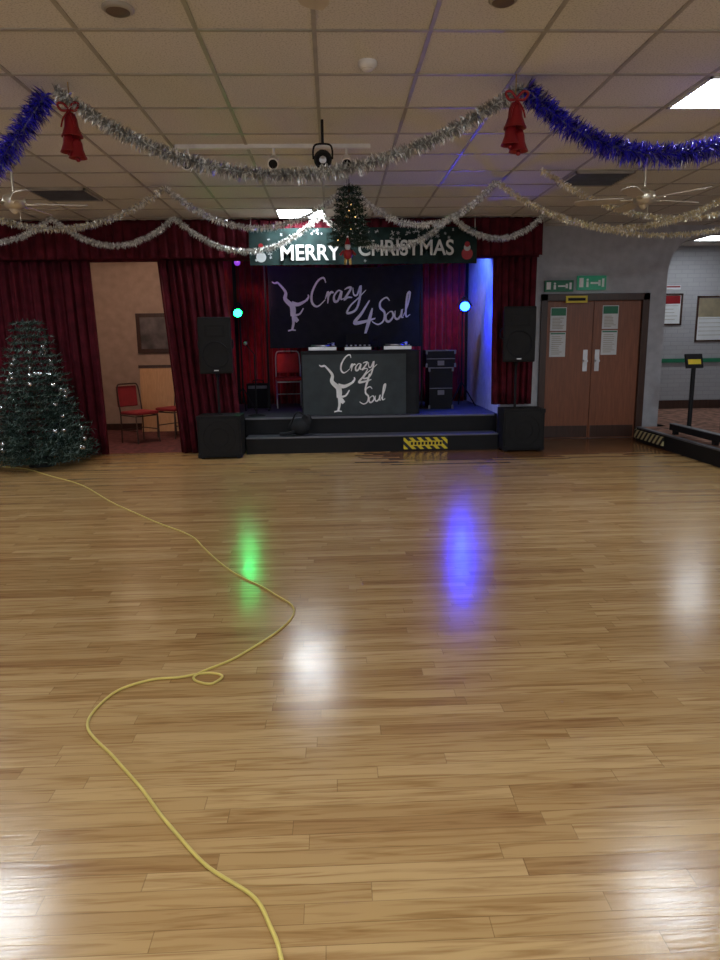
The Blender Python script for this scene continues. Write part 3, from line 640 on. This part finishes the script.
# ------------------------------------------------------------ raised lounge platform
b=B("raised_lounge_floor"); b.box(4.5,8.99,3.5,10.1,0,.2,black); b.box(4.97,8.99,10.1,12.69,0,.2,black); b.box(4.56,8.99,3.5,10.1,.2,.206,carpetpat); b.box(4.97,8.99,10.1,12.65,.2,.206,carpetpat); b.box(4.49,4.56,3.5,10.1,.19,.21,alu); b.done()
b=B("platform_edge_barrier"); b.box(4.6,4.68,3.6,9.3,.26,.34,black); 
for y in (3.7,5.5,7.2,8.2,9.2): b.box(4.61,4.67,y-.03,y+.03,.206,.26,black)
b.box(4.595,4.685,3.6,9.3,.34,.35,alu); b.done()
b=B("hazard_edge_tape"); b.box(4.5,4.93,10.1,10.12,.03,.2,stripe_mat("hazard_white_stripes",(.6,.6,.5),(.01,.01,.01),8)); b.box(4.47,4.49,9.2,10.1,.05,.17,stripe_mat("hazard_stripes_side",(.6,.55,.3),(.01,.01,.01),8,(0,1,1))); b.done()
b=B("notice_post"); px,py=5.03,9.6; b.cyl((px,py,.206),(px,py,1.12),.03,black); b.lathe((px,py,.206),[(.16,0),(.16,.02),(.04,.04)],black)
T=Matrix.Translation((px,py-.02,1.10))@Matrix.Rotation(-.35,4,'X'); b.box(-.12,.12,-.015,.015,-.02,.18,black,T); b.box(-.09,.09,-.019,-.015,.03,.10,yellow,T); b.done()
b=B("handrail"); b.tube([(5.5,9.6,.206),(5.5,9.6,1.05),(5.58,9.6,1.12),(6.8,9.6,1.12),(6.9,9.6,1.05),(6.9,9.6,.206)],.022,black,8,3); b.tube([(5.5,9.6,.65),(6.9,9.6,.65)],.015,black,6,1); b.done()
# ------------------------------------------------------------ cable
cp=[(-4.46,8.95),(-3.84,8.65),(-3.3,8.1),(-2.71,7.46),(-2.1,6.55),(-1.62,5.94),(-1.22,5.45),(-.99,5.04),(-.67,4.40),(-.41,4.06),(-.26,3.79),(-.31,3.46),(-.48,3.19),(-.63,3.02),(-.66,2.93),(-.57,2.90),(-.54,2.96),(-.62,3.0),(-.74,2.97),(-.86,2.94),(-1.00,2.83),(-1.01,2.58),(-.83,2.33),(-.68,2.16),(-.56,1.97),(-.41,1.80),(-.26,1.67),(-.19,1.55),(-.16,1.46),(-.1,1.2),(-.05,.8)]
P=crom([(x,y,0) for x,y in cp],8); P=[Vector((p.x+.010*math.sin(i*.4)*min(1,p.y/5),p.y+.006*math.sin(i*.3),.0065)) for i,p in enumerate(P)]
b=B("yellow_extension_cable"); b.tube(P,.0058,yelcable,8,1); b.done()
# ------------------------------------------------------------ world, lights, camera
w=bpy.data.worlds.new("World"); bpy.context.scene.world=w; w.use_nodes=True; w.node_tree.nodes["Background"].inputs[0].default_value=(.9,.93,1,1); w.node_tree.nodes["Background"].inputs[1].default_value=.9
p=math.radians(11.26);yw=math.radians(2.1);r=math.radians(.8)
f0=Vector((0,math.cos(p),-math.sin(p))); u0=Vector((0,math.sin(p),math.cos(p))); r0=Vector((1,0,0))
Rz=Matrix.Rotation(-yw,3,'Z'); f0=Rz@f0;u0=Rz@u0;r0=Rz@r0
rr=r0*math.cos(r)-u0*math.sin(r); uu=u0*math.cos(r)+r0*math.sin(r)
Mx=Matrix((rr,uu,-f0)).transposed().to_4x4(); Mx.translation=Vector((0,0,1.5))
cam=bpy.data.cameras.new("camera"); cam.sensor_fit='VERTICAL'; cam.sensor_height=36; cam.lens=26; cam.clip_start=.05
co=bpy.data.objects.new("camera",cam); co.matrix_world=Mx; COL.objects.link(co); bpy.context.scene.camera=co
